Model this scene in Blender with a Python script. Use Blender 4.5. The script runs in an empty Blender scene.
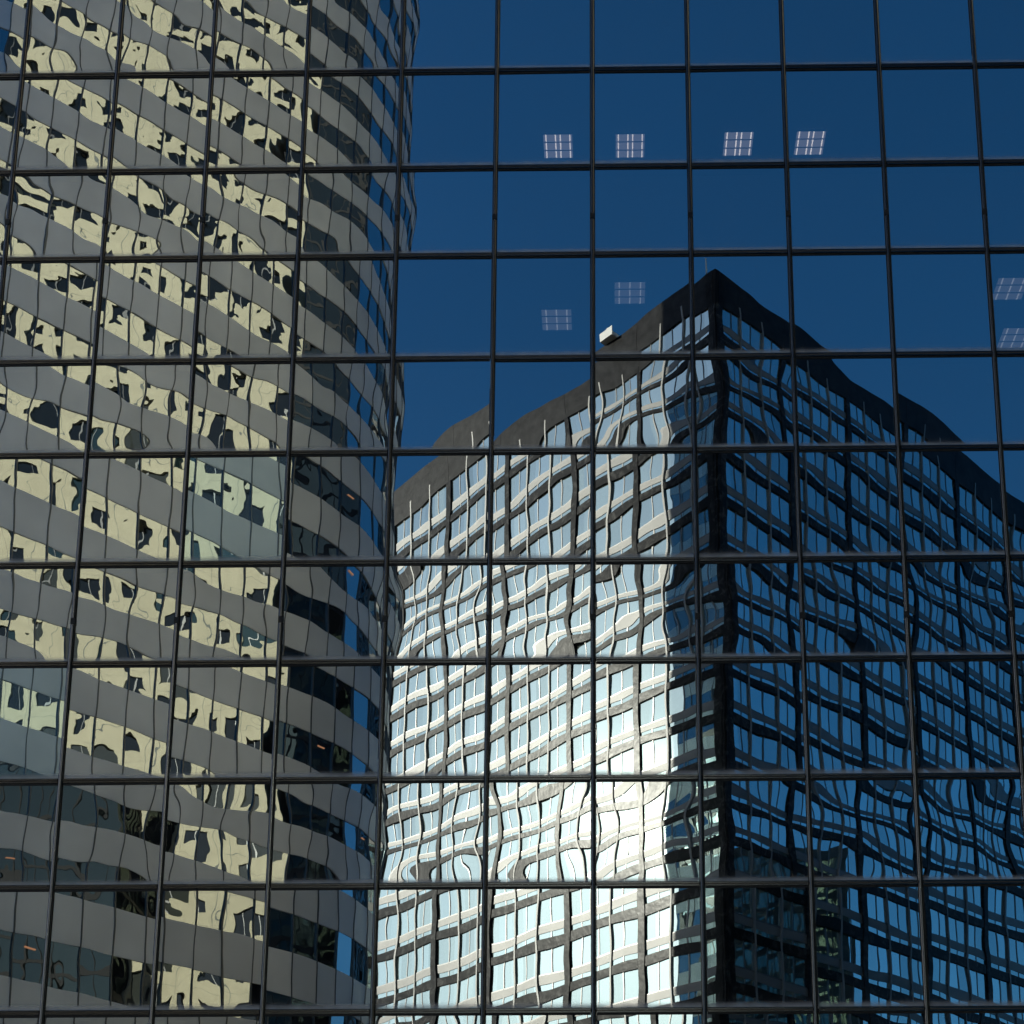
import bpy, math, random
from mathutils import Vector, Matrix
from mathutils import noise as mnoise

SC = bpy.context.scene
COL = SC.collection

# ------------------------------------------------------------------ camera
CAM = (0.326, -22.603, 1.70)
PITCH, YAW, ROLL = 0.20649, 0.010078, 0.0025755
cam_d = bpy.data.cameras.new("camera")
cam = bpy.data.objects.new("camera", cam_d)
COL.objects.link(cam)
cp, sp, cy, sy, cr, sr = (math.cos(PITCH), math.sin(PITCH), math.cos(YAW), math.sin(YAW),
                          math.cos(ROLL), math.sin(ROLL))
Rz = Matrix(((cy, -sy, 0), (sy, cy, 0), (0, 0, 1)))
Rx = Matrix(((1, 0, 0), (0, cp, -sp), (0, sp, cp)))
Ry = Matrix(((cr, 0, sr), (0, 1, 0), (-sr, 0, cr)))
M = Rz @ Rx @ Ry
right, fwd, up = M.col[0], M.col[1], M.col[2]
R3 = Matrix((right, up, -fwd)).transposed()
cam.matrix_world = Matrix.Translation(CAM) @ R3.to_4x4()
cam_d.sensor_width = 36
cam_d.lens = 1430 / 1024 * 36
cam_d.shift_x = (512 - 600) / 1024
cam_d.shift_y = (1055 - 512) / 1024
cam_d.clip_start = 0.1
cam_d.clip_end = 6000
SC.camera = cam

# ------------------------------------------------------------------ sky and sun
SUN = Vector((-0.932, 0.03, 0.361)).normalized()
w = bpy.data.worlds.new("World")
SC.world = w
w.use_nodes = True
nt = w.node_tree
bg = nt.nodes["Background"]
sky = nt.nodes.new("ShaderNodeTexSky")
sky.sky_type = 'NISHITA'
sky.sun_disc = False
sky.sun_elevation = math.asin(SUN.z)
sky.sun_rotation = math.atan2(SUN.x, SUN.y)
sky.air_density = 1.0
sky.dust_density = 1.1
sky.ozone_density = 5.0
hs = nt.nodes.new("ShaderNodeHueSaturation")     # polarising filter: deeper blue
hs.inputs["Saturation"].default_value = 1.22
hs.inputs["Value"].default_value = 0.72
nt.links.new(sky.outputs[0], hs.inputs["Color"])
nt.links.new(hs.outputs[0], bg.inputs[0])
bg.inputs[1].default_value = 0.10
ld = bpy.data.lights.new("sun", 'SUN')
ld.energy = 3.3
ld.angle = math.radians(0.5)
ld.color = (1.0, 0.94, 0.84)
lo = bpy.data.objects.new("sun", ld)
lo.rotation_euler = SUN.to_track_quat('Z', 'Y').to_euler()
lo.location = (0, 0, 200)
COL.objects.link(lo)
SC.view_settings.view_transform = 'Standard'
SC.view_settings.look = 'None'
SC.view_settings.gamma = 1
SC.view_settings.exposure = 0.68
SC.cycles.max_bounces = 10
SC.cycles.glossy_bounces = 6
SC.cycles.transparent_max_bounces = 8
SC.cycles.diffuse_bounces = 3
SC.cycles.sample_clamp_indirect = 6.0
SC.cycles.caustics_reflective = False
SC.cycles.caustics_refractive = False

random.seed(11)

# ------------------------------------------------------------------ materials
def mat(name):
    m = bpy.data.materials.new(name)
    m.use_nodes = True
    n = m.node_tree
    for x in list(n.nodes):
        n.nodes.remove(x)
    out = n.nodes.new("ShaderNodeOutputMaterial")
    return m, n, out

def principled(name, col, rough=0.5, metal=0.0, nscale=None, namt=0.15, bump=0.0, bscale=4.0, spec=0.5, coat=0.0):
    m, n, out = mat(name)
    b = n.nodes.new("ShaderNodeBsdfPrincipled")
    b.inputs["Base Color"].default_value = (*col, 1)
    b.inputs["Roughness"].default_value = rough
    b.inputs["Metallic"].default_value = metal
    b.inputs["Specular IOR Level"].default_value = spec
    b.inputs["Coat Weight"].default_value = coat
    b.inputs["Coat Roughness"].default_value = 0.08
    n.links.new(b.outputs[0], out.inputs[0])
    tc = n.nodes.new("ShaderNodeTexCoord")
    if nscale:
        t = n.nodes.new("ShaderNodeTexNoise")
        t.inputs["Scale"].default_value = nscale
        t.inputs["Detail"].default_value = 6
        n.links.new(tc.outputs["Object"], t.inputs["Vector"])
        r = n.nodes.new("ShaderNodeMapRange")
        r.inputs[1].default_value = 0.3
        r.inputs[2].default_value = 0.7
        r.inputs[3].default_value = 1 - namt
        r.inputs[4].default_value = 1 + namt
        n.links.new(t.outputs["Fac"], r.inputs[0])
        v = n.nodes.new("ShaderNodeVectorMath")
        v.operation = 'SCALE'
        v.inputs[0].default_value = col
        n.links.new(r.outputs[0], v.inputs["Scale"])
        n.links.new(v.outputs[0], b.inputs["Base Color"])
    if bump:
        t2 = n.nodes.new("ShaderNodeTexNoise")
        t2.inputs["Scale"].default_value = bscale
        t2.inputs["Detail"].default_value = 3
        n.links.new(tc.outputs["Object"], t2.inputs["Vector"])
        bp = n.nodes.new("ShaderNodeBump")
        bp.inputs["Strength"].default_value = 1.0
        bp.inputs["Distance"].default_value = bump
        n.links.new(t2.outputs["Fac"], bp.inputs["Height"])
        n.links.new(bp.outputs[0], b.inputs["Normal"])
    return m

def mirror_glass(name, refl, tint, body, through=0.0, rough2=0.0, w2=0.0, bump=0.0, bscale=0.5, dust=0.0,
                 dustcol=(0.8, 0.8, 0.78), rvar=0.0):
    """coated architectural glass: sharp reflection + dark body (or a little transmission) + dust along the lower edge"""
    m, n, out = mat(name)
    L = n.links
    g = n.nodes.new("ShaderNodeBsdfGlossy")
    g.inputs["Color"].default_value = (*tint, 1)
    g.inputs["Roughness"].default_value = 0.0
    top = g
    tc = n.nodes.new("ShaderNodeTexCoord")
    bp = None
    if bump:
        t2 = n.nodes.new("ShaderNodeTexNoise")
        t2.inputs["Scale"].default_value = bscale
        t2.inputs["Detail"].default_value = 0.8
        L.new(tc.outputs["Object"], t2.inputs["Vector"])
        bp = n.nodes.new("ShaderNodeBump")
        bp.inputs["Distance"].default_value = bump
        L.new(t2.outputs["Fac"], bp.inputs["Height"])
        L.new(bp.outputs[0], g.inputs["Normal"])
    if w2:
        g2 = n.nodes.new("ShaderNodeBsdfGlossy")
        g2.inputs["Color"].default_value = (*tint, 1)
        g2.inputs["Roughness"].default_value = rough2
        mx = n.nodes.new("ShaderNodeMixShader")
        mx.inputs[0].default_value = w2
        L.new(g.outputs[0], mx.inputs[1])
        L.new(g2.outputs[0], mx.inputs[2])
        top = mx
    if through:
        bdy = n.nodes.new("ShaderNodeBsdfTransparent")
        bdy.inputs[0].default_value = (*[through] * 3, 1)
    else:
        bdy = n.nodes.new("ShaderNodeBsdfDiffuse")
        bdy.inputs[0].default_value = (*body, 1)
    mx = n.nodes.new("ShaderNodeMixShader")
    mx.inputs[0].default_value = refl
    L.new(bdy.outputs[0], mx.inputs[1])
    L.new(top.outputs[0], mx.inputs[2])
    if rvar:
        oi = n.nodes.new("ShaderNodeObjectInfo")
        r = n.nodes.new("ShaderNodeMapRange")
        r.inputs[3].default_value = refl - rvar
        r.inputs[4].default_value = refl + rvar
        L.new(oi.outputs["Random"], r.inputs[0])
        L.new(r.outputs[0], mx.inputs[0])
    last = mx
    if dust:
        uv = n.nodes.new("ShaderNodeUVMap")
        uv.uv_map = "UVMap"
        sep = n.nodes.new("ShaderNodeSeparateXYZ")
        L.new(uv.outputs[0], sep.inputs[0])
        nz = n.nodes.new("ShaderNodeTexNoise")
        nz.inputs["Scale"].default_value = 2.2
        nz.inputs["Detail"].default_value = 5
        L.new(tc.outputs["Object"], nz.inputs["Vector"])

        def ramp(sock, a, b, lo_, hi_):
            r = n.nodes.new("ShaderNodeMapRange")
            r.interpolation_type = 'SMOOTHSTEP'
            for k, val in enumerate((a, b, lo_, hi_)):
                r.inputs[k + 1].default_value = val
            L.new(sock, r.inputs[0])
            return r.outputs[0]

        def mth(op, a, b):
            q = n.nodes.new("ShaderNodeMath")
            q.operation = op
            for k, s in enumerate((a, b)):
                if isinstance(s, (int, float)):
                    q.inputs[k].default_value = s
                else:
                    L.new(s, q.inputs[k])
            return q.outputs[0]
        low = ramp(sep.outputs[1], 0.0, 0.075, 1.15, 0.0)
        low2 = ramp(sep.outputs[1], 0.0, 0.16, 0.05, 0.0)
        lef = ramp(sep.outputs[0], 0.0, 0.03, 0.35, 0.0)
        rig = ramp(sep.outputs[0], 0.975, 1.0, 0.0, 0.25)
        s = mth('MAXIMUM', mth('MAXIMUM', low, lef), rig)
        s = mth('ADD', s, low2)
        s = mth('MULTIPLY', s, ramp(nz.outputs["Fac"], 0.3, 0.7, 0.7, 1.05))
        s = mth('ADD', s, ramp(nz.outputs["Fac"], 0.35, 0.8, 0.0, 0.014))
        s = mth('MINIMUM', mth('MULTIPLY', s, dust), 1.0)
        df = n.nodes.new("ShaderNodeBsdfDiffuse")
        df.inputs[0].default_value = (*dustcol, 1)
        mx2 = n.nodes.new("ShaderNodeMixShader")
        L.new(s, mx2.inputs[0])
        L.new(last.outputs[0], mx2.inputs[1])
        L.new(df.outputs[0], mx2.inputs[2])
        last = mx2
    L.new(last.outputs[0], out.inputs[0])
    return m

def emit(name, col, s):
    m, n, out = mat(name)
    e = n.nodes.new("ShaderNodeEmission")
    e.inputs[0].default_value = (*col, 1)
    e.inputs[1].default_value = s
    n.links.new(e.outputs[0], out.inputs[0])
    return m

GLASS = mirror_glass("curtain_glass", 0.60, (0.94, 1.0, 0.96), (0, 0, 0), through=0.75, dust=0.95, rvar=0.035)
GLASS_PALE = mirror_glass("curtain_glass_pale", 0.62, (0.82, 1.0, 1.0), (0.16, 0.26, 0.30), dust=0.95)
BRONZE = principled("dark_anodised_metal", (0.08, 0.078, 0.074), 0.22, 1.0)
GASKET = principled("black_gasket", (0.006, 0.006, 0.007), 0.7)
DARKCORE = principled("dark_interior", (0.012, 0.013, 0.015), 0.9)
CEIL = principled("ceiling_board", (0.03, 0.03, 0.03), 0.9)
T_SPAN = principled("tower_spandrel_panel", (0.90, 0.89, 0.90), 0.5, 0.5, 0.3, 0.09, 0.0008, 1.5)
T_GLASS = mirror_glass("tower_glass", 0.66, (0.95, 1.0, 0.98), (0.012, 0.014, 0.016), bump=0.006, bscale=0.8)
T_FIN = principled("tower_joint_metal", (0.16, 0.16, 0.16), 0.35, 0.7)
STONE = principled("beige_stone", (0.63, 0.57, 0.41), 0.8, 0, 0.6, 0.08)
STONE_WIN = mirror_glass("stone_tower_glass", 0.04, (1, 1, 1), (0.010, 0.014, 0.018))
STONE_WIN2 = mirror_glass("stone_tower_glass_blind", 0.05, (1, 1, 1), (0.05, 0.055, 0.05))
STONE_WIN3 = mirror_glass("stone_tower_glass_green", 0.12, (0.7, 1, 0.95), (0.012, 0.022, 0.022))
GRANITE = principled("polished_dark_granite", (0.030, 0.030, 0.030), 0.24, 0.0, 1.6, 0.6, 0.012, 1.6, 0.08)
def glitter_mottle(m):  # pale flecks painted into the granite colour for sun glitter thrown onto it
    n = m.node_tree
    b = next(x for x in n.nodes if x.type == 'BSDF_PRINCIPLED')
    tc = n.nodes.new("ShaderNodeTexCoord")
    t = n.nodes.new("ShaderNodeTexNoise")
    t.inputs["Scale"].default_value = 1.3
    t.inputs["Detail"].default_value = 8
    t.inputs["Roughness"].default_value = 0.65
    t.inputs["Distortion"].default_value = 0.6
    n.links.new(tc.outputs["Object"], t.inputs["Vector"])
    c = n.nodes.new("ShaderNodeValToRGB")
    c.color_ramp.elements[0].position = 0.50
    c.color_ramp.elements[0].color = (0.016, 0.016, 0.017, 1)
    c.color_ramp.elements[1].position = 0.68
    c.color_ramp.elements[1].color = (0.10, 0.098, 0.095, 1)
    n.links.new(t.outputs["Fac"], c.inputs[0])
    n.links.new(c.outputs[0], b.inputs["Base Color"])
PARAPET = principled("dark_granite_parapet", (0.022, 0.022, 0.023), 0.32, 0.0, 0.9, 0.6, 0.01, 2.0, 0.07)
glitter_mottle(GRANITE)
ALU = principled("aluminium_panel", (0.235, 0.232, 0.225), 0.42, 0.10, 0.5, 0.14, 0.004, 1.2)
FIN = principled("pale_fin_metal", (0.33, 0.325, 0.315), 0.45, 0.1)
B_GLASS = mirror_glass("office_glass", 0.72, (0.80, 0.97, 0.95), (0.26, 0.34, 0.31), rough2=0.12, w2=0.02, bump=0.004, bscale=0.5)
def vary_windows(m):
    n = m.node_tree; L = n.links
    mx = [x for x in n.nodes if x.type == 'MIX_SHADER'][-1]
    tc = n.nodes.new("ShaderNodeTexCoord")
    mp = n.nodes.new("ShaderNodeMapping")
    mp.inputs["Location"].default_value = (-10.42 / 1.2385, 0, -100.9 / 4.25 + 0.02)
    mp.inputs["Scale"].default_value = (1 / 1.2385, 0, 1 / 4.25)
    L.new(tc.outputs["Object"], mp.inputs[0])
    fl = n.nodes.new("ShaderNodeVectorMath"); fl.operation = 'FLOOR'
    L.new(mp.outputs[0], fl.inputs[0])
    wn = n.nodes.new("ShaderNodeTexWhiteNoise")
    L.new(fl.outputs[0], wn.inputs["Vector"])
    r = n.nodes.new("ShaderNodeMapRange")
    r.inputs[3].default_value = 0.60
    r.inputs[4].default_value = 0.84
    L.new(wn.outputs["Value"], r.inputs[0])
    L.new(r.outputs[0], mx.inputs[0])
    df = next(x for x in n.nodes if x.type == 'BSDF_DIFFUSE')
    cr = n.nodes.new("ShaderNodeValToRGB")
    cr.color_ramp.elements[0].position = 0.15
    cr.color_ramp.elements[0].color = (0.10, 0.13, 0.13, 1)
    cr.color_ramp.elements[1].position = 0.85
    cr.color_ramp.elements[1].color = (0.42, 0.50, 0.46, 1)
    L.new(wn.outputs["Color"], cr.inputs[0])
    L.new(cr.outputs[0], df.inputs[0])
vary_windows(B_GLASS)
E_GLASS = mirror_glass("dark_block_glass", 0.08, (0.8, 1, 0.95), (0.01, 0.012, 0.012))
F_GLASS = mirror_glass("green_block_glass", 0.35, (0.8, 1, 0.95), (0.16, 0.21, 0.20), bump=0.01, bscale=0.4)
CONC = principled("grey_concrete", (0.20, 0.21, 0.20), 0.85, 0, 1.0, 0.2)
ASPH = principled("asphalt", (0.05, 0.05, 0.052), 0.9, 0, 0.8, 0.25)
PAVE = principled("paving", (0.28, 0.27, 0.25), 0.85, 0, 1.5, 0.15)
PAINT = principled("road_paint", (0.75, 0.75, 0.72), 0.7)
LAMPW = emit("lamp_tube", (1.0, 0.90, 0.86), 0.95)
LAMPV = emit("dim_lamp_tube", (0.9, 0.93, 1.0), 0.28)
LAMPF = emit("dim_lamp_cell", (0.8, 0.85, 1.0), 0.08)
LAMPD = emit("lamp_cell", (0.85, 0.85, 1.0), 0.16)
WARM = emit("warm_lamp", (1.0, 0.45, 0.25), 0.35)
DARKMET = principled("dark_metal", (0.06, 0.06, 0.065), 0.5, 0.6)
WHITE = principled("white_metal", (0.8, 0.8, 0.78), 0.5)

# ------------------------------------------------------------------ mesh helpers
class MB:
    def __init__(self):
        self.v, self.f, self.uv, self.sm = [], [], [], False

    def quad(self, a, b, c, d, uv=((0, 0), (1, 0), (1, 1), (0, 1))):
        i = len(self.v)
        self.v += [tuple(a), tuple(b), tuple(c), tuple(d)]
        self.f.append((i, i + 1, i + 2, i + 3))
        self.uv += list(uv)

    def box(self, lo, hi):
        x0, y0, z0 = lo
        x1, y1, z1 = hi
        self.obox((x0, y0), (1, 0), (0, 1), 0, x1 - x0, 0, y1 - y0, z0, z1)

    def obox(self, o, u, n, u0, u1, n0, n1, z0, z1):
        """box in a frame: origin o (xy), unit u, unit n (xy)"""
        def P(a, b, z):
            return (o[0] + u[0] * a + n[0] * b, o[1] + u[1] * a + n[1] * b, z)
        A = [P(u0, n0, z0), P(u1, n0, z0), P(u1, n1, z0), P(u0, n1, z0)]
        B = [P(u0, n0, z1), P(u1, n0, z1), P(u1, n1, z1), P(u0, n1, z1)]
        i = len(self.v)
        self.v += A + B
        fs = [(0, 3, 2, 1), (4, 5, 6, 7), (0, 1, 5, 4), (1, 2, 6, 5), (2, 3, 7, 6), (3, 0, 4, 7)]
        if u[0] * n[1] - u[1] * n[0] < 0:
            fs = [tuple(reversed(q)) for q in fs]
        for q in fs:
            self.f.append(tuple(i + k for k in q))
            self.uv += [(0, 0), (1, 0), (1, 1), (0, 1)]

    def prism(self, pts, z0, z1, cap=True):
        n = len(pts)
        area = sum(pts[k][0] * pts[(k + 1) % n][1] - pts[(k + 1) % n][0] * pts[k][1] for k in range(n))
        if area < 0:
            pts = list(reversed(pts))
        i = len(self.v)
        self.v += [(p[0], p[1], z0) for p in pts] + [(p[0], p[1], z1) for p in pts]
        for k in range(n):
            self.f.append((i + k, i + (k + 1) % n, i + n + (k + 1) % n, i + n + k))
            self.uv += [(0, 0), (1, 0), (1, 1), (0, 1)]
        if cap:
            self.f.append(tuple(i + n + k for k in range(n)))
            self.uv += [(0, 0)] * n
            self.f.append(tuple(i + k for k in reversed(range(n))))
            self.uv += [(0, 0)] * n

    def build(self, name, m, parent=None, loc=None, smooth=False):
        me = bpy.data.meshes.new(name)
        if loc:
            vs = [(a - loc[0], b - loc[1], c - loc[2]) for a, b, c in self.v]
        else:
            vs = self.v
        me.from_pydata(vs, [], self.f)
        ul = me.uv_layers.new(name="UVMap")
        for k, uvv in enumerate(self.uv):
            ul.data[k].uv = uvv
        me.materials.append(m)
        if smooth:
            me.polygons.foreach_set("use_smooth", [True] * len(me.polygons))
        o = bpy.data.objects.new(name, me)
        COL.objects.link(o)
        if loc:
            o.location = loc
        if parent:
            o.parent = parent
            if loc:
                o.location = Vector(loc) - parent.location
            else:
                o.location = -parent.location
        return o

def thing(name, label, cat, loc=(0, 0, 0), group=None):
    o = bpy.data.objects.new(name, None)
    o.empty_display_size = 0.5
    COL.objects.link(o)
    o.location = loc
    o["label"] = label
    o["category"] = cat
    if group:
        o["group"] = group
    return o

def tag(o, label, cat, group=None):
    o["label"] = label
    o["category"] = cat
    if group:
        o["group"] = group
    return o

def struct(o):
    o["kind"] = "structure"
    return o

# ------------------------------------------------------------------ ground
g = MB(); g.quad((-3000, -3000, 0), (3000, -3000, 0), (3000, 3000, 0), (-3000, 3000, 0))
struct(g.build("ground", ASPH))
g = MB(); g.box((-60, -6.0, 0), (80, -0.6, 0.13))
struct(g.build("pavement", PAVE))
g = MB(); g.box((-60, -30.0, 0), (80, -20.0, 0.13))
struct(g.build("pavement", PAVE))
g = MB()
for k in range(-14, 20):
    g.quad((k * 4, -13.1, 0.004), (k * 4 + 2, -13.1, 0.004), (k * 4 + 2, -12.95, 0.004), (k * 4, -12.95, 0.004))
struct(g.build("road", PAINT))

# ------------------------------------------------------------------ glass office building (curtain wall)
H1, H2, PW = 2.1474, 1.8814, 1.8
ZR0 = 25.43
def rowz(r):
    k, odd = divmod(r, 2)
    return ZR0 - k * (H1 + H2) - (H1 if odd else 0)
C0, C1 = -7, 18           # mullion columns
R0, R1 = -7, 12           # transom rows (top .. bottom)
X = lambda c: (c - 6) * PW
ZT, ZB = rowz(R0), rowz(R1)
glassb = thing("glass_office_building", "mirror glass office building with dark square grid of mullions reflecting towers",
               "building", ((X(C0) + X(C1)) / 2, 0.0, 0.0))

# pane shapes -----------------------------------------------------
K = 2340.0
# px displacement of reflected picture: (dx right, dy up), kappa (vertical squeeze), bulge amp, strength
OVR = {
    (4, 3): dict(dy=22, dx=7, A=0.9, calm=0.3), (5, 3): dict(dy=-16, A=0.9, calm=0.6), (3, 3): dict(dx=-12), (9, 3): dict(dy=11, dx=0, A=0.8, calm=0.5),
    (6, 3): dict(A=2.3, dy=-2), (7, 3): dict(A=1.9, dy=0), (6, 2): dict(dy=0), (7, 2): dict(dy=0, dx=0),
    (8, 3): dict(dy=0, A=0.9, calm=0.6), (8, 2): dict(dy=0), (5, 2): dict(dy=0), (4, 4): dict(dy=0, dx=0),
    (6, 7): dict(A=1.9), (5, 7): dict(A=2.2), (9, 7): dict(A=1.8), (4, 5): dict(A=2.2), (6, 5): dict(A=1.9),
}
ROWK = {-1: 0.001, 0: 0.003, 2: 0.001, 4: -0.0025, 6: -0.001, 8: -0.004}
def pane_fn(c, r, rng):
    ov = OVR.get((c, r), {})
    odd = (r % 2 == 1)
    w_, h_ = PW / 2, (H2 if odd else H1) / 2
    dx = ov.get('dx', rng.gauss(0, 4.2))
    dy = ov.get('dy', rng.gauss(0, 5.5))
    tx, ty = dx / K, dy / K
    if odd:
        A = ov.get('A', rng.uniform(0.8, 1.7)) * 0.001
        kap = 0.0015
        sc = 1.0
    else:
        A = ov.get('A', rng.gauss(0, 0.22)) * 0.001
        kap = ROWK.get(r, 0.001)
        sc = 0.42
    b1, b2 = rng.gauss(0, .28) * sc * 1e-3, rng.gauss(0, .28) * sc * 1e-3
    b3, b4 = rng.gauss(0, .14) * sc * 1e-3, rng.gauss(0, .14) * sc * 1e-3
    kx = rng.gauss(0.0, 0.0014) + (0.8 * kap if not odd else 0.0)
    if ov.get('calm'):
        b1, b2, b3, b4 = [q * ov['calm'] for q in (b1, b2, b3, b4)]
        sc *= ov['calm']
    e1 = abs(rng.gauss(0, .5)) * sc * 1e-3
    off = rng.uniform(0, 90)
    pi = math.pi

    def h(x, z):
        u, v = x / w_, z / h_
        cu, cv = math.cos(pi * u / 2) ** 2, math.cos(pi * v / 2) ** 2
        bu = (1 - u ** 4)
        val = tx * x + ty * z - kap * z * z / 2 - kx * x * x / 2
        val += A * (0.55 * cu * cv + 0.45 * cv * bu)
        val += b1 * math.sin(pi * u) * cv + b2 * math.sin(pi * v) * cu
        val += b3 * math.sin(2 * pi * v) * bu + b4 * math.sin(2 * pi * u) * (1 - v ** 4)
        val += e1 * (1 - min(1.0, (v + 1) * 2.2)) ** 3 if v < -0.54 else 0.0
        val += 0.00028 * sc * mnoise.noise(Vector((x * 2.6 + off, z * 2.6, off * .37)))
        return val
    return h

def pane_mesh(mb, c, r, rng, n):
    fn = pane_fn(c, r, rng)
    x0, x1 = X(c) + 0.02, X(c + 1) - 0.02
    z1, z0 = rowz(r) - 0.02, rowz(r + 1) + 0.02
    xm, zm = (x0 + x1) / 2, (z0 + z1) / 2
    base = len(mb.v)
    for j in range(n + 1):
        for i in range(n + 1):
            x = x0 + (x1 - x0) * i / n
            z = z0 + (z1 - z0) * j / n
            mb.v.append((x, -fn(x - xm, z - zm), z))
    for j in range(n):
        for i in range(n):
            a = base + j * (n + 1) + i
            mb.f.append((a, a + 1, a + n + 2, a + n + 1))
            for (p, q) in ((i, j), (i + 1, j), (i + 1, j + 1), (i, j + 1)):
                mb.uv.append((p / n, q / n))
    return (xm, 0.0, zm)

vis = []
for r in range(0, 9):
    for c in range(-1, 10 + 1):
        vis.append((c, r))
# the rows/columns that show whole in the frame come first; 100 become parts
def score(cr_):
    c, r = cr_
    full = -0.2 < c < 10 and 0 <= r < 9
    xs = 95 + r * 1.8
    a = 1.0
    if c == -1:
        a = max(0.0, 0.30 - 0.06 * (9 - r) * 0 - (0.03 * r)) if r > 3 else 0.1
    if c == 10:
        a = 0.45 - 0.035 * r
    if c == 0:
        a = 0.75 + 0.0 * r if r < 9 else .6
    return a * (1 + 0.03 * r)
cand = [(c, r) for r in range(-1, 10) for c in range(-1, 11)]
def sc2(q):
    c, r = q
    s = score(q)
    if r == -1:
        s *= 0.7
    if r == 9:
        s *= 0.15
    return s
cand.sort(key=sc2, reverse=True)
single = set(cand[:100])
rest = MB()
for r in range(R0, R1):
    for c in range(C0, C1):
        rng = random.Random(c * 131 + r * 17 + 5)
        n = 30 if (-1 <= c <= 10 and -1 <= r <= 9) else 8
        if (c, r) in single:
            mb = MB()
            loc = pane_mesh(mb, c, r, rng, n)
            pale = (c, r) in ((2, 4), (-0, 6))
            o = mb.build("window_pane", GLASS_PALE if pale else GLASS, glassb, loc, smooth=True)
            if pale:
                o["label"] = "paler bluish replacement pane"
        else:
            pane_mesh(rest, c, r, rng, n)
o = rest.build("window_glazing", GLASS, glassb, smooth=True)
o["kind"] = "stuff"

# mullions: rounded nose cap over a flat bar
for c in range(C0, C1 + 1):
    mb = MB()
    hw, d = 0.037, 0.03
    pts = [(X(c) + hw, 0.06), (X(c) + hw, -0.012)]
    for k in range(0, 9):
        a = math.pi * k / 8
        pts.append((X(c) + hw * math.cos(a), -0.012 - d * math.sin(a)))
    pts += [(X(c) - hw, 0.06)]
    mb.prism(pts, ZB - 0.05, ZT + 0.05)
    o = mb.build("mullion", BRONZE, glassb)
    gk = MB()
    for s in (-1, 1):
        a = X(c) + s * (hw + 0.001)
        b = X(c) + s * (hw + 0.011)
        gk.box((min(a, b), -0.006, ZB), (max(a, b), 0.03, ZT))
    gk.build("gasket", GASKET, o).location = (0, 0, 0)
    for q in range(-2, 3):
        sj = MB()
        zq = rowz(1) - 0.6 * H2 + q * 2 * (H1 + H2)
        if ZB < zq < ZT:
            sj.box((X(c) - 0.0405, -0.045, zq - 0.012), (X(c) + 0.0405, 0.0, zq + 0.012))
            sj.box((X(c) - 0.039, -0.0435, zq + 0.012), (X(c) + 0.039, 0.0, zq + 0.10))
            sj.build("splice_joint", GASKET, o).location = (0, 0, 0)
for r in range(R0, R1 + 1):
    z = rowz(r)
    mb = MB()
    gk = MB()
    for c in range(C0, C1):
        a, b = X(c) + 0.0495, X(c + 1) - 0.0495
        prof = [(0.06, z + 0.050), (-0.02, z + 0.050), (-0.034, z + 0.038), (-0.034, z + 0.008), (-0.024, z - 0.004),
                (-0.024, z - 0.030), (0.06, z - 0.030)]
        i = len(mb.v)
        m_ = len(prof)
        mb.v += [(a, p[0], p[1]) for p in prof] + [(b, p[0], p[1]) for p in prof]
        for k in range(m_):
            mb.f.append((i + k, i + m_ + k, i + m_ + (k + 1) % m_, i + (k + 1) % m_))
            mb.uv += [(0, 0), (1, 0), (1, 1), (0, 1)]
        mb.f.append(tuple(i + k for k in range(m_)))
        mb.uv += [(0, 0)] * m_
        mb.f.append(tuple(i + m_ + k for k in reversed(range(m_))))
        mb.uv += [(0, 0)] * m_
        gk.box((a, -0.012, z - 0.066), (b, 0.03, z - 0.031))
    o = mb.build("transom", BRONZE, glassb)
    gk.build("gasket", GASKET, o).location = (0, 0, 0)
# storeys behind the glass
sl = MB()
for r in range(R0 + 1, R1, 2):      # odd gaps are the floor zones
    rr = r
    if rr % 2 == 0:
        rr += 1
    zt_, zb_ = rowz(rr), rowz(rr + 1)
    sl.box((X(C0) + 0.05, 0.12, zb_ + 0.02), (X(C1) - 0.05, 14.0, zt_ - 0.1))
sl.build("floor_slab", CEIL, glassb)
sh = MB()
sh.box((X(C0) - 0.4, 14.0, 0), (X(C1) + 0.4, 14.4, ZT + 1.0))
sh.box((X(C0) - 0.4, 0.08, 0), (X(C0) - 0.06, 14.0, ZT + 1.0))
sh.box((X(C1) + 0.06, 0.08, 0), (X(C1) + 0.4, 14.0, ZT + 1.0))
sh.box((X(C0) - 0.06, -0.02, 0), (X(C1) + 0.06, 0.1, ZB - 0.06))
sh.build("wall", DARKCORE, glassb)
sh = MB()
sh.box((X(C0) - 0.4, -0.02, ZT + 0.06), (X(C1) + 0.4, 14.4, ZT + 1.2))
sh.build("roof_parapet", DARKMET, glassb)

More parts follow.
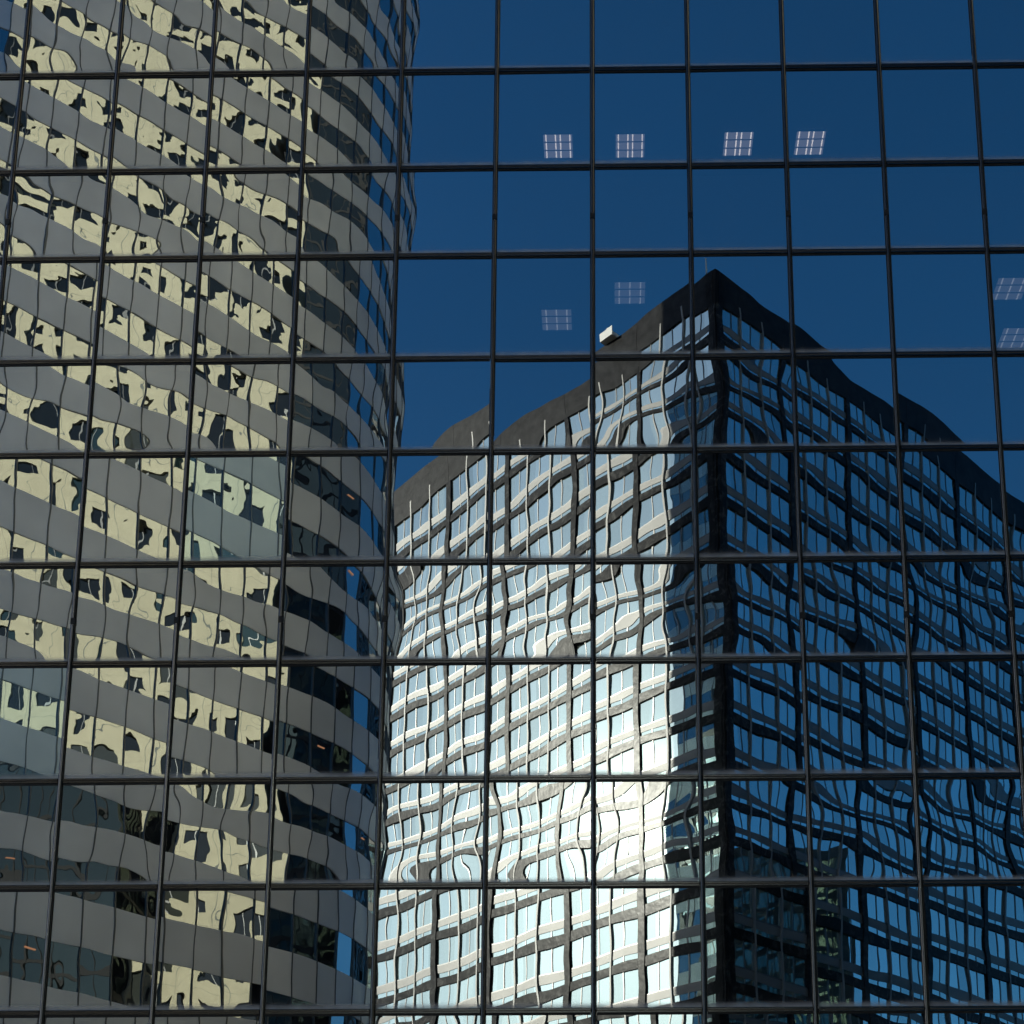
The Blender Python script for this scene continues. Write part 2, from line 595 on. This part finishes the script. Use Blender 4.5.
# ceiling light fixtures (600 mm louvred troffers)
def fixture(x, y, z, label, dim=False):
    t = thing("ceiling_light", label, "ceiling light", (x, y, z), "square louvre ceiling lights behind the glass")
    fr = MB()
    s = 0.30
    for q in (-1, 1):
        fr.box((x - s, y + q * s - 0.012, z - 0.03), (x + s, y + q * s + 0.012, z))
        fr.box((x + q * s - 0.012, y - s + .013, z - 0.03), (x + q * s + 0.012, y + s - .013, z))
    fr.build("frame", DARKMET, t)
    ce = MB()
    ce.box((x - s + .013, y - s + .013, z - 0.012), (x + s - .013, y + s - .013, z - 0.004))
    ce.build("diffuser", LAMPF if dim else LAMPD, t)
    xs = (-0.235, -0.045, 0.05, 0.24) if not dim else (-0.2, 0.0, 0.2)
    for xx in xs:
        tb = MB()
        for (ya, yb) in ((-.28, -.12), (-.09, .08), (.11, .28)):
            tb.box((x + xx - 0.012, y + ya, z - 0.022), (x + xx + 0.012, y + yb, z - 0.014))
        tb.build("lamp_tube", LAMPV if dim else LAMPW, t)
    lv = MB()
    for yy in (-.105, .095):
        lv.box((x - s + .013, y + yy - 0.008, z - 0.032), (x + s - .013, y + yy + 0.008, z - 0.023))
    lv.build("louvre", DARKMET, t)
CZ0, CZ2 = rowz(0), rowz(2)
zc0, zc2 = rowz(-1 + 1) - 0.0, rowz(2)
for (x, y, z, lb, dm) in (
        (-0.71, 1.68, CZ0 - .03, "upper row square ceiling light nearest the banded tower's edge", False),
        (0.73, 1.69, CZ0 - .03, "upper row square ceiling light, second along from the banded tower", False),
        (2.89, 1.67, CZ0 - .03, "upper row square ceiling light above the pointed roof corner", False),
        (4.32, 1.67, CZ0 - .03, "upper row square ceiling light farthest from the banded tower", False),
        (-0.72, 1.62, CZ2 - .03, "dim square ceiling light, lower of the two left of the roof corner", True),
        (0.69, 0.92, CZ2 - .03, "dim square ceiling light just left of the pointed roof corner", True),
        (7.86, 0.91, CZ2 - .03, "dim square ceiling light at the right edge, upper of two", True),
        (8.31, 2.25, CZ2 - .03, "dim square ceiling light at the right edge, lower of two", True)):
    fixture(x, y, z, lb, dm)

# ------------------------------------------------------------------ frames for the reflected buildings
# (positions are worked out in mirrored depth v = -y and turned back to real y here)
def RY(p):
    return (p[0], -p[1])
sin, cos, rad = math.sin, math.cos, math.radians

# ------------------------------------------------------------------ corner office block (granite bands, fins)
AZL, AZR = rad(-44.4), rad(45.6)
KC = (10.42, 97.42)
FB, NF = 4.25, 24
ROOF, WT0 = 104.65, 100.9
block = thing("corner_office_block", "office block with dark granite bands and pale fins meeting at a sharp roof corner",
              "building", (KC[0], -KC[1], 0))
BAY, SUB = 10.4, 10.4 / 3
NBAY = 7
LEN = BAY * NBAY + 0.45

def face(az, sgn):
    u = (sin(az), -cos(az))               # real coordinates
    nv = (sgn * cos(az), sgn * sin(az))   # outward normal, real
    return u, nv
uR_, nR_ = (sin(AZR), -cos(AZR)), (cos(AZR), sin(AZR))
uL_, nL_ = (sin(AZL), -cos(AZL)), (-cos(AZL), -sin(AZL))
O = (KC[0], -KC[1])
wins = []
band, spanm, core = MB(), MB(), MB()
for (u, n_) in ((uR_, nR_), (uL_, nL_)):
    piers = MB()
    for k in range(0, NBAY + 1):
        c_ = BAY * k if k else 0.5
        hw = 0.35 if k else 0.5
        if k == 0:
            piers.obox(O, u, n_, 0.001, 1.0, -0.6, 0.14, 0, WT0)
            piers.obox(O, u, n_, 0.25, 0.32, 0.14, 0.18, 0, ROOF - .2)
        else:
            piers.obox(O, u, n_, c_ - hw, c_ + hw, -0.6, 0.20, 0, WT0)
    piers.build("granite_pier", GRANITE, block)
    par = MB()
    for k in range(NBAY):
        a = BAY * k + (0.0 if k == 0 else 0.02)
        par.obox(O, u, n_, a if k else -0.14, BAY * (k + 1) - 0.02, -1.2, 0.14, WT0 + 0.003, ROOF)
    par.build("parapet", PARAPET, block)
    for i in range(NF):
        zt = WT0 - FB * i
        zb = zt - 2.3
        if zb < 0.5:
            continue
        sp_ = MB()
        sp_.obox(O, u, n_, 1.0, LEN, -0.5, 0.06, zb - 0.70, zb)
        sp_.build("spandrel_panel", ALU, block)
        st = MB()
        st.obox(O, u, n_, 1.0, LEN, -0.5, 0.012, zb - 1.15, zb - 0.703)
        st.build("transom_window", B_GLASS, block)
        if zb - 1.95 > 0:
            gb = MB()
            for k in range(NBAY):
                a0 = BAY * k + (1.0 if k == 0 else 0.42)
                gb.obox(O, u, n_, a0 + .003, BAY * (k + 1) - 0.423, -0.5, 0.14, zt - FB + 0.003, zb - 1.153)
            gb.build("granite_band", GRANITE, block)
        for k in range(NBAY):
            for s in range(3):
                a = BAY * k + SUB * s
                a0 = a + (1.0 if (k == 0 and s == 0) else (0.42 if s == 0 else 0.0))
                a1 = a + SUB - (0.42 if s == 2 else 0.0)
                wins.append((k + i * 0.35, u, n_, a0, a1, zb, zt))
    # fins
    for k in range(NBAY):
        for s in (1, 2):
            fm = MB()
            a = BAY * k + SUB * s
            fm.obox(O, u, n_, a - 0.10, a + 0.10, 0.013, 0.19, 0.5, WT0 + 1.35)
            fm.build("fin", FIN, block)
wins.sort(key=lambda q: q[0])
rest_p, rest_m = MB(), MB()
rw = random.Random(3)
def win_pane(mb, u, n_, a0, a1, z0, z1):
    am = (a0 + a1) / 2
    for (p, q) in ((a0, am), (am, a1)):
        tl, tz = rw.gauss(0, .0035), rw.gauss(0, .003)
        w_, h_ = (q - p), (z1 - z0)
        def P(a, z):
            off = tl * (a - (p + q) / 2) + tz * (z - (z0 + z1) / 2)
            return (O[0] + u[0] * a + n_[0] * off, O[1] + u[1] * a + n_[1] * off, z)
        qd = [P(p, z0), P(q, z0), P(q, z1), P(p, z1)]
        if u[0] * n_[1] - u[1] * n_[0] > 0:
            qd.reverse()
        mb.quad(*qd)
def win_bar(mb, u, n_, a0, a1, z0, z1):
    am = (a0 + a1) / 2
    mb.obox(O, u, n_, am - 0.05, am + 0.05, -0.05, 0.05, z0 - 0.33 - .80, z1)
    mb.obox(O, u, n_, a0, am - 0.05, -0.05, 0.062, z0 - .06, z0 + 0.05)
    mb.obox(O, u, n_, am + 0.05, a1, -0.05, 0.062, z0 - .06, z0 + 0.05)
for k, (s, u, n_, a0, a1, z0, z1) in enumerate(wins):
    if k < 100:
        p = MB(); win_pane(p, u, n_, a0, a1, z0, z1)
        b = MB(); win_bar(b, u, n_, a0, a1, z0, z1)
        wo = p.build("window", B_GLASS, block)
        bo = b.build("window_frame", T_FIN, wo)
        bo.location = (0, 0, 0)
    else:
        win_pane(rest_p, u, n_, a0, a1, z0, z1)
        win_bar(rest_m, u, n_, a0, a1, z0, z1)
o = rest_p.build("window", B_GLASS, block); o["kind"] = "stuff"
o = rest_m.build("window_frame", T_FIN, block); o["kind"] = "stuff"
far = (O[0] + uR_[0] * LEN + uL_[0] * LEN, O[1] + uR_[1] * LEN + uL_[1] * LEN)
c4 = MB()
def off_(d):
    return (O[0] + (uR_[0] + uL_[0]) * d, O[1] + (uR_[1] + uL_[1]) * d)
p0 = off_(0.7)
pr = (p0[0] + uR_[0] * (LEN - 0.8), p0[1] + uR_[1] * (LEN - 0.8))
pl = (p0[0] + uL_[0] * (LEN - 0.8), p0[1] + uL_[1] * (LEN - 0.8))
pf = (pr[0] + uL_[0] * (LEN - 0.8), pr[1] + uL_[1] * (LEN - 0.8))
c4.prism([p0, pr, pf, pl], 0, ROOF - 1.0)
c4.build("core", DARKCORE, block)

# lightning rod and roof cradle
rod = MB()
rp = (O[0] + uL_[0] * 1.6 - nL_[0] * .5, O[1] + uL_[1] * 1.6 - nL_[1] * .5)
rod.prism([(rp[0] + .07 * cos(a * math.pi / 4), rp[1] + .07 * sin(a * math.pi / 4)) for a in range(8)], ROOF - .5, ROOF + 2.9)
rod.prism([(rp[0] + .16 * cos(a * math.pi / 4), rp[1] + .16 * sin(a * math.pi / 4)) for a in range(8)], ROOF - .55, ROOF - .1)
tag(rod.build("lightning_rod", WHITE), "thin pale lightning rod on the corner office block's roof", "lightning rod")
cr_ = MB()
cr_.obox(O, uL_, nL_, 13.4, 15.6, -0.9, 0.9, ROOF + .05, ROOF + 0.5)
cr_.obox(O, uL_, nL_, 13.4, 15.6, 0.82, 0.9, ROOF + .5, ROOF + 1.1)
cr_.obox(O, uL_, nL_, 14.2, 14.5, -2.0, 0.7, ROOF + 1.15, ROOF + 1.4)
cr_.obox(O, uL_, nL_, 14.2, 14.5, -1.2, -0.92, ROOF - .5, ROOF + 1.15)
tag(cr_.build("maintenance_cradle", WHITE), "white maintenance cradle parked on the roof edge", "cradle")

# ------------------------------------------------------------------ banded tower with rounded corner
AT = rad(44)
ut = (sin(AT), cos(AT)); nt_ = (ut[1], -ut[0])     # virtual frame
tp = (-19.03, 55.94)
RT = 15.0
path = []   # list of (x, v) points in mirrored frame, module by module, with outward normals
MOD = 1.72
S0 = -19.9
a_ = (tp[0] + ut[0] * S0, tp[1] + ut[1] * S0)
# left side wall, going from the back to the front
rl = 3.0
side_dir = (-nt_[0], -nt_[1])
cl = (a_[0] - nt_[0] * rl, a_[1] - nt_[1] * rl)
for k in range(14, 0, -1):
    b = (cl[0] - ut[0] * rl + side_dir[0] * k * MOD, cl[1] - ut[1] * rl + side_dir[1] * k * MOD)
    path.append(b)
for k in range(0, 4):
    th = math.pi / 2 * k / 3
    d_ = (-ut[0] * cos(th) + nt_[0] * sin(th), -ut[1] * cos(th) + nt_[1] * sin(th))
    path.append((cl[0] + d_[0] * rl, cl[1] + d_[1] * rl))
nflat = 12
for k in range(1, nflat):
    s = S0 - S0 * k / nflat
    path.append((tp[0] + ut[0] * s, tp[1] + ut[1] * s))
cc = (tp[0] - nt_[0] * RT, tp[1] - nt_[1] * RT)
narc = 14
for k in range(0, narc + 1):
    th = math.pi / 2 * k / narc
    d_ = (nt_[0] * cos(th) + ut[0] * sin(th), nt_[1] * cos(th) + ut[1] * sin(th))
    path.append((cc[0] + d_[0] * RT, cc[1] + d_[1] * RT))
A_ = path[-1]
LS = 33.5
ns = 19
for k in range(1, ns + 1):
    path.append((A_[0] + side_dir[0] * LS * k / ns, A_[1] + side_dir[1] * LS * k / ns))
E_ = path[-1]
W_ = 38.0
for k in range(1, 22):
    path.append((E_[0] - ut[0] * W_ * k / 21, E_[1] - ut[1] * W_ * k / 21))
pathr = [RY(p) for p in path]
NP = len(pathr)
tower = thing("banded_tower", "tall tower with grey diagonal looking bands, ribbon windows and a rounded corner", "building",
              (cc[0], -cc[1], 0))
# outline is clockwise or counter-clockwise?
area = sum(pathr[k][0] * pathr[(k + 1) % NP][1] - pathr[(k + 1) % NP][0] * pathr[k][1] for k in range(NP))
def seg_frame(k):
    p, q = pathr[k], pathr[(k + 1) % NP]
    L_ = math.hypot(q[0] - p[0], q[1] - p[1])
    u = ((q[0] - p[0]) / L_, (q[1] - p[1]) / L_)
    n_ = (u[1], -u[0]) if area > 0 else (-u[1], u[0])
    return p, u, n_, L_
FT = 4.23
tops = [24.35 + FT * k for k in range(-5, 26)]
SPH = 2.2
rt = random.Random(8)
frontish = lambda k: 15 <= k <= 48
def offpath(d):
    out = []
    for k in range(NP):
        p0_, u0, n0, _ = seg_frame((k - 1) % NP)
        p1_, u1, n1, _ = seg_frame(k)
        nx, ny = n0[0] + n1[0], n0[1] + n1[1]
        l = math.hypot(nx, ny)
        m_ = d / max(0.3, (l / 2)) / 1.0
        out.append((pathr[k][0] + nx / l * m_, pathr[k][1] + ny / l * m_))
    return out
# spandrel rings
outer = offpath(0.05)
twins = []
for j, z1 in enumerate(tops):
    ring = MB()
    ring.prism(outer, z1 - SPH, z1)
    ring.build("spandrel_band", T_SPAN, tower)
    if j + 1 < len(tops):
        for k in range(NP):
            twins.append((k, z1 + 0.0, tops[j + 1] - SPH))
def tower_pane(mb, k, z0, z1):
    p, u, n_, L_ = seg_frame(k)
    tl, tz = rt.gauss(0, .008), rt.gauss(0, .008)
    N = 5
    kx, kz, a1_, a2_ = rt.gauss(0, .004), rt.gauss(0, .004), rt.gauss(0, .0012), rt.gauss(0, .0012)
    base = len(mb.v)
    h_ = (z1 - z0) / 2
    ph = rt.uniform(0, 6)
    for b in range(N + 1):
        for a in range(N + 1):
            x = L_ * a / N
            z = z0 + (z1 - z0) * b / N
            xx, zz = x - L_ / 2, z - (z0 + z1) / 2
            o_ = tl * xx + tz * zz + kx * xx * xx / 2 + kz * zz * zz / 2 + a1_ * sin(3.0 * xx + ph) * cos(2.0 * zz) + a2_ * sin(3.2 * zz + ph)
            mb.v.append((p[0] + u[0] * x + n_[0] * o_, p[1] + u[1] * x + n_[1] * o_, z))
    for b in range(N):
        for a in range(N):
            i = base + b * (N + 1) + a
            q = (i, i + 1, i + N + 2, i + N + 1)
            mb.f.append(q if area > 0 else tuple(reversed(q)))
            mb.uv += [(0, 0), (1, 0), (1, 1), (0, 1)]
# choose 100 windows of the mid front as own parts
own = [t for t in twins if 17 <= t[0] <= 36 and 24 < t[1] < 45][:100]
ownset = set(own)
restw = MB()
for t in twins:
    if t in ownset:
        m_ = MB(); tower_pane(m_, *t)
        m_.build("window", T_GLASS, tower, smooth=True)
    else:
        tower_pane(restw, *t)
o = restw.build("window", T_GLASS, tower, smooth=True); o["kind"] = "stuff"
for k in range(NP):
    p0_, u0, n0, _ = seg_frame((k - 1) % NP)
    p1_, u1, n1, _ = seg_frame(k)
    nx, ny = n0[0] + n1[0], n0[1] + n1[1]
    l = math.hypot(nx, ny); n_ = (nx / l, ny / l); u = (-n_[1], n_[0])
    j = MB()
    j.obox(pathr[k], u, n_, -0.035, 0.035, -0.04, 0.085, 1.0, tops[-1] + 0.01)
    j.build("window_mullion", T_FIN, tower)
inner = offpath(-0.35)
cm = MB(); cm.prism(inner, 0, tops[-1] + 0.5); cm.build("core", DARKCORE, tower)

# ------------------------------------------------------------------ beige stone tower (seen twice mirrored in the banded tower)
stone = thing("beige_stone_tower", "sunlit beige stone tower with rows of dark square windows", "building", (57, -21, 0))
CX0, CX1 = 45.0, 74.0
YA, YB = -42.0, 0.0
HS = 176.0
PWS, WWS = 4.6, 2.8
FS, WHS = 4.6, 2.4
cols_ = []
y = YA + 1.2
while y + WWS < YB - 0.8:
    cols_.append(y); y += PWS
nfl = int(HS // FS) - 1
wall = MB()
prev = YA
for y in cols_:
    wall.quad((CX0, y, 0), (CX0, prev, 0), (CX0, prev, HS), (CX0, y, HS))
    prev = y + WWS
wall.quad((CX0, YB, 0), (CX0, prev, 0), (CX0, prev, HS), (CX0, YB, HS))
glassm = MB()
sw = []
for y in cols_:
    zprev = 0
    for i in range(nfl):
        z = 3.0 + FS * i
        wall.quad((CX0, y + WWS, zprev), (CX0, y, zprev), (CX0, y, z), (CX0, y + WWS, z))
        zprev = z + WHS
        sw.append((y, z))
        d = 0.35
        wall.quad((CX0, y, z), (CX0 + d, y, z), (CX0 + d, y, z + WHS), (CX0, y, z + WHS))
        wall.quad((CX0 + d, y + WWS, z), (CX0, y + WWS, z), (CX0, y + WWS, z + WHS), (CX0 + d, y + WWS, z + WHS))
        wall.quad((CX0, y, z), (CX0, y + WWS, z), (CX0 + d, y + WWS, z), (CX0 + d, y, z))
        wall.quad((CX0 + d, y, z + WHS), (CX0 + d, y + WWS, z + WHS), (CX0, y + WWS, z + WHS), (CX0, y, z + WHS))
    wall.quad((CX0, y + WWS, zprev), (CX0, y, zprev), (CX0, y, HS), (CX0, y + WWS, HS))
wall.quad((CX0, YA, 0), (CX1, YA, 0), (CX1, YA, HS), (CX0, YA, HS))
wall.quad((CX1, YA, 0), (CX1, YB, 0), (CX1, YB, HS), (CX1, YA, HS))
wall.quad((CX1, YB, 0), (CX0, YB, 0), (CX0, YB, HS), (CX1, YB, HS))
wall.build("wall", STONE, stone)
rf = MB(); rf.box((CX0 + .01, YA + .01, HS - .5), (CX1 - .01, YB - .01, HS - 0.05)); rf.build("roof", CONC, stone)
sw.sort(key=lambda t: abs(t[1] - 70) + abs(t[0] + 28))
rs = MB()
jt = MB()
for k, (y, z) in enumerate(sw):
    m_ = MB() if k < 100 else rs
    m_.quad((CX0 + .34, y + WWS, z), (CX0 + .34, y, z), (CX0 + .34, y, z + WHS), (CX0 + .34, y + WWS, z + WHS))
    if k < 100:
        m_.build("window", (STONE_WIN, STONE_WIN, STONE_WIN2, STONE_WIN3)[(k * 7 + int(z)) % 4], stone)
o = rs.build("window", STONE_WIN, stone); o["kind"] = "stuff"
# joints between the stone slabs
for y in cols_:
    jt.box((CX0 - 0.004, y + WWS + (PWS - WWS) / 2 - 0.035, 0), (CX0 + .01, y + WWS + (PWS - WWS) / 2 + 0.035, HS))
for i in range(nfl):
    jt.box((CX0 - 0.006, YA, 3.0 + FS * i + WHS + 0.9), (CX0 + .01, YB, 3.0 + FS * i + WHS + 0.93))
wm = MB()
for y in cols_:
    for xx in (WWS * 0.5,):
        wm.box((CX0 + 0.22, y + xx - 0.07, 3.0), (CX0 + 0.33, y + xx + 0.07, 3.0 + FS * (nfl - 1) + WHS))
wm.build("window_mullion", T_FIN, stone)
jt.build("stone_joint", CONC, stone)

# ------------------------------------------------------------------ two lower neighbours
def grid_block(name, label, x0, x1, y0, y1, h, mglass, mframe, pw, fh, face_dirs=("-x", "+y", "-y")):
    t = thing(name, label, "building", ((x0 + x1) / 2, (y0 + y1) / 2, 0))
    b = MB(); b.box((x0, y0, 0), (x1, y1, h)); b.build("glazing", mglass, t)
    f = MB()
    ny = max(1, round((y1 - y0) / pw))
    nx = max(1, round((x1 - x0) / pw))
    for i in range(ny + 1):
        y = y0 + (y1 - y0) * i / ny
        f.box((x0 - 0.12, y - 0.06, 0), (x0 + .02, y + 0.06, h))
    for i in range(1, nx + 1):
        x = x0 + (x1 - x0) * i / nx
        for yy in (y0, y1):
            s = -1 if yy == y0 else 1
            f.box((x - 0.06, min(yy, yy + s * .12), 0), (x + 0.06, max(yy, yy + s * .12), h))
    f.build("mullion", mframe, t)
    s_ = MB()
    z = fh
    while z < h:
        s_.box((x0 - 0.08, y0 - .08, z - 0.5), (x1 + .08, y1 + .08, z))
        z += fh
    s_.build("floor_band", mframe, t)
    r_ = MB(); r_.box((x0 - .2, y0 - .2, h), (x1 + .2, y1 + .2, h + 1.0)); r_.build("roof_parapet", mframe, t)
    return t
grid_block("dark_glass_block", "low dark glass block mirrored in the banded tower's lowest windows", 34, 44.5, -28.5, 0.0, 56, E_GLASS, GASKET, 1.8, 4.0)
grid_block("dark_tower", "tall dark tower mirrored in the banded tower's rounded corner", 46, 74, -96, -43.5, 176, E_GLASS, GASKET, 1.8, 4.0)
grid_block("green_glass_block", "grey green glass block mirrored low in the corner office block", 72, 96, -118, -82, 66, F_GLASS, CONC, 2.2, 3.9)

# warm lamps in the banded tower's windows
k0 = 0
for (k, fl, a) in ((31, 12, .5), (32, 11, .4), (30, 8, .5), (33, 7, .5), (31, 4, .3), (17, 5, .4), (19, 5, .6), (18, 4, .5), (33, 3, .5), (20, 4, .5)):
    p, u, n_, L_ = seg_frame(k)
    z = tops[fl] + 1.45
    m_ = MB()
    m_.obox(p, u, n_, L_ * a - 0.25, L_ * a + 0.25, 0.03, 0.05, z, z + 0.06)
    o = m_.build("lamp_strip", WARM, tower)
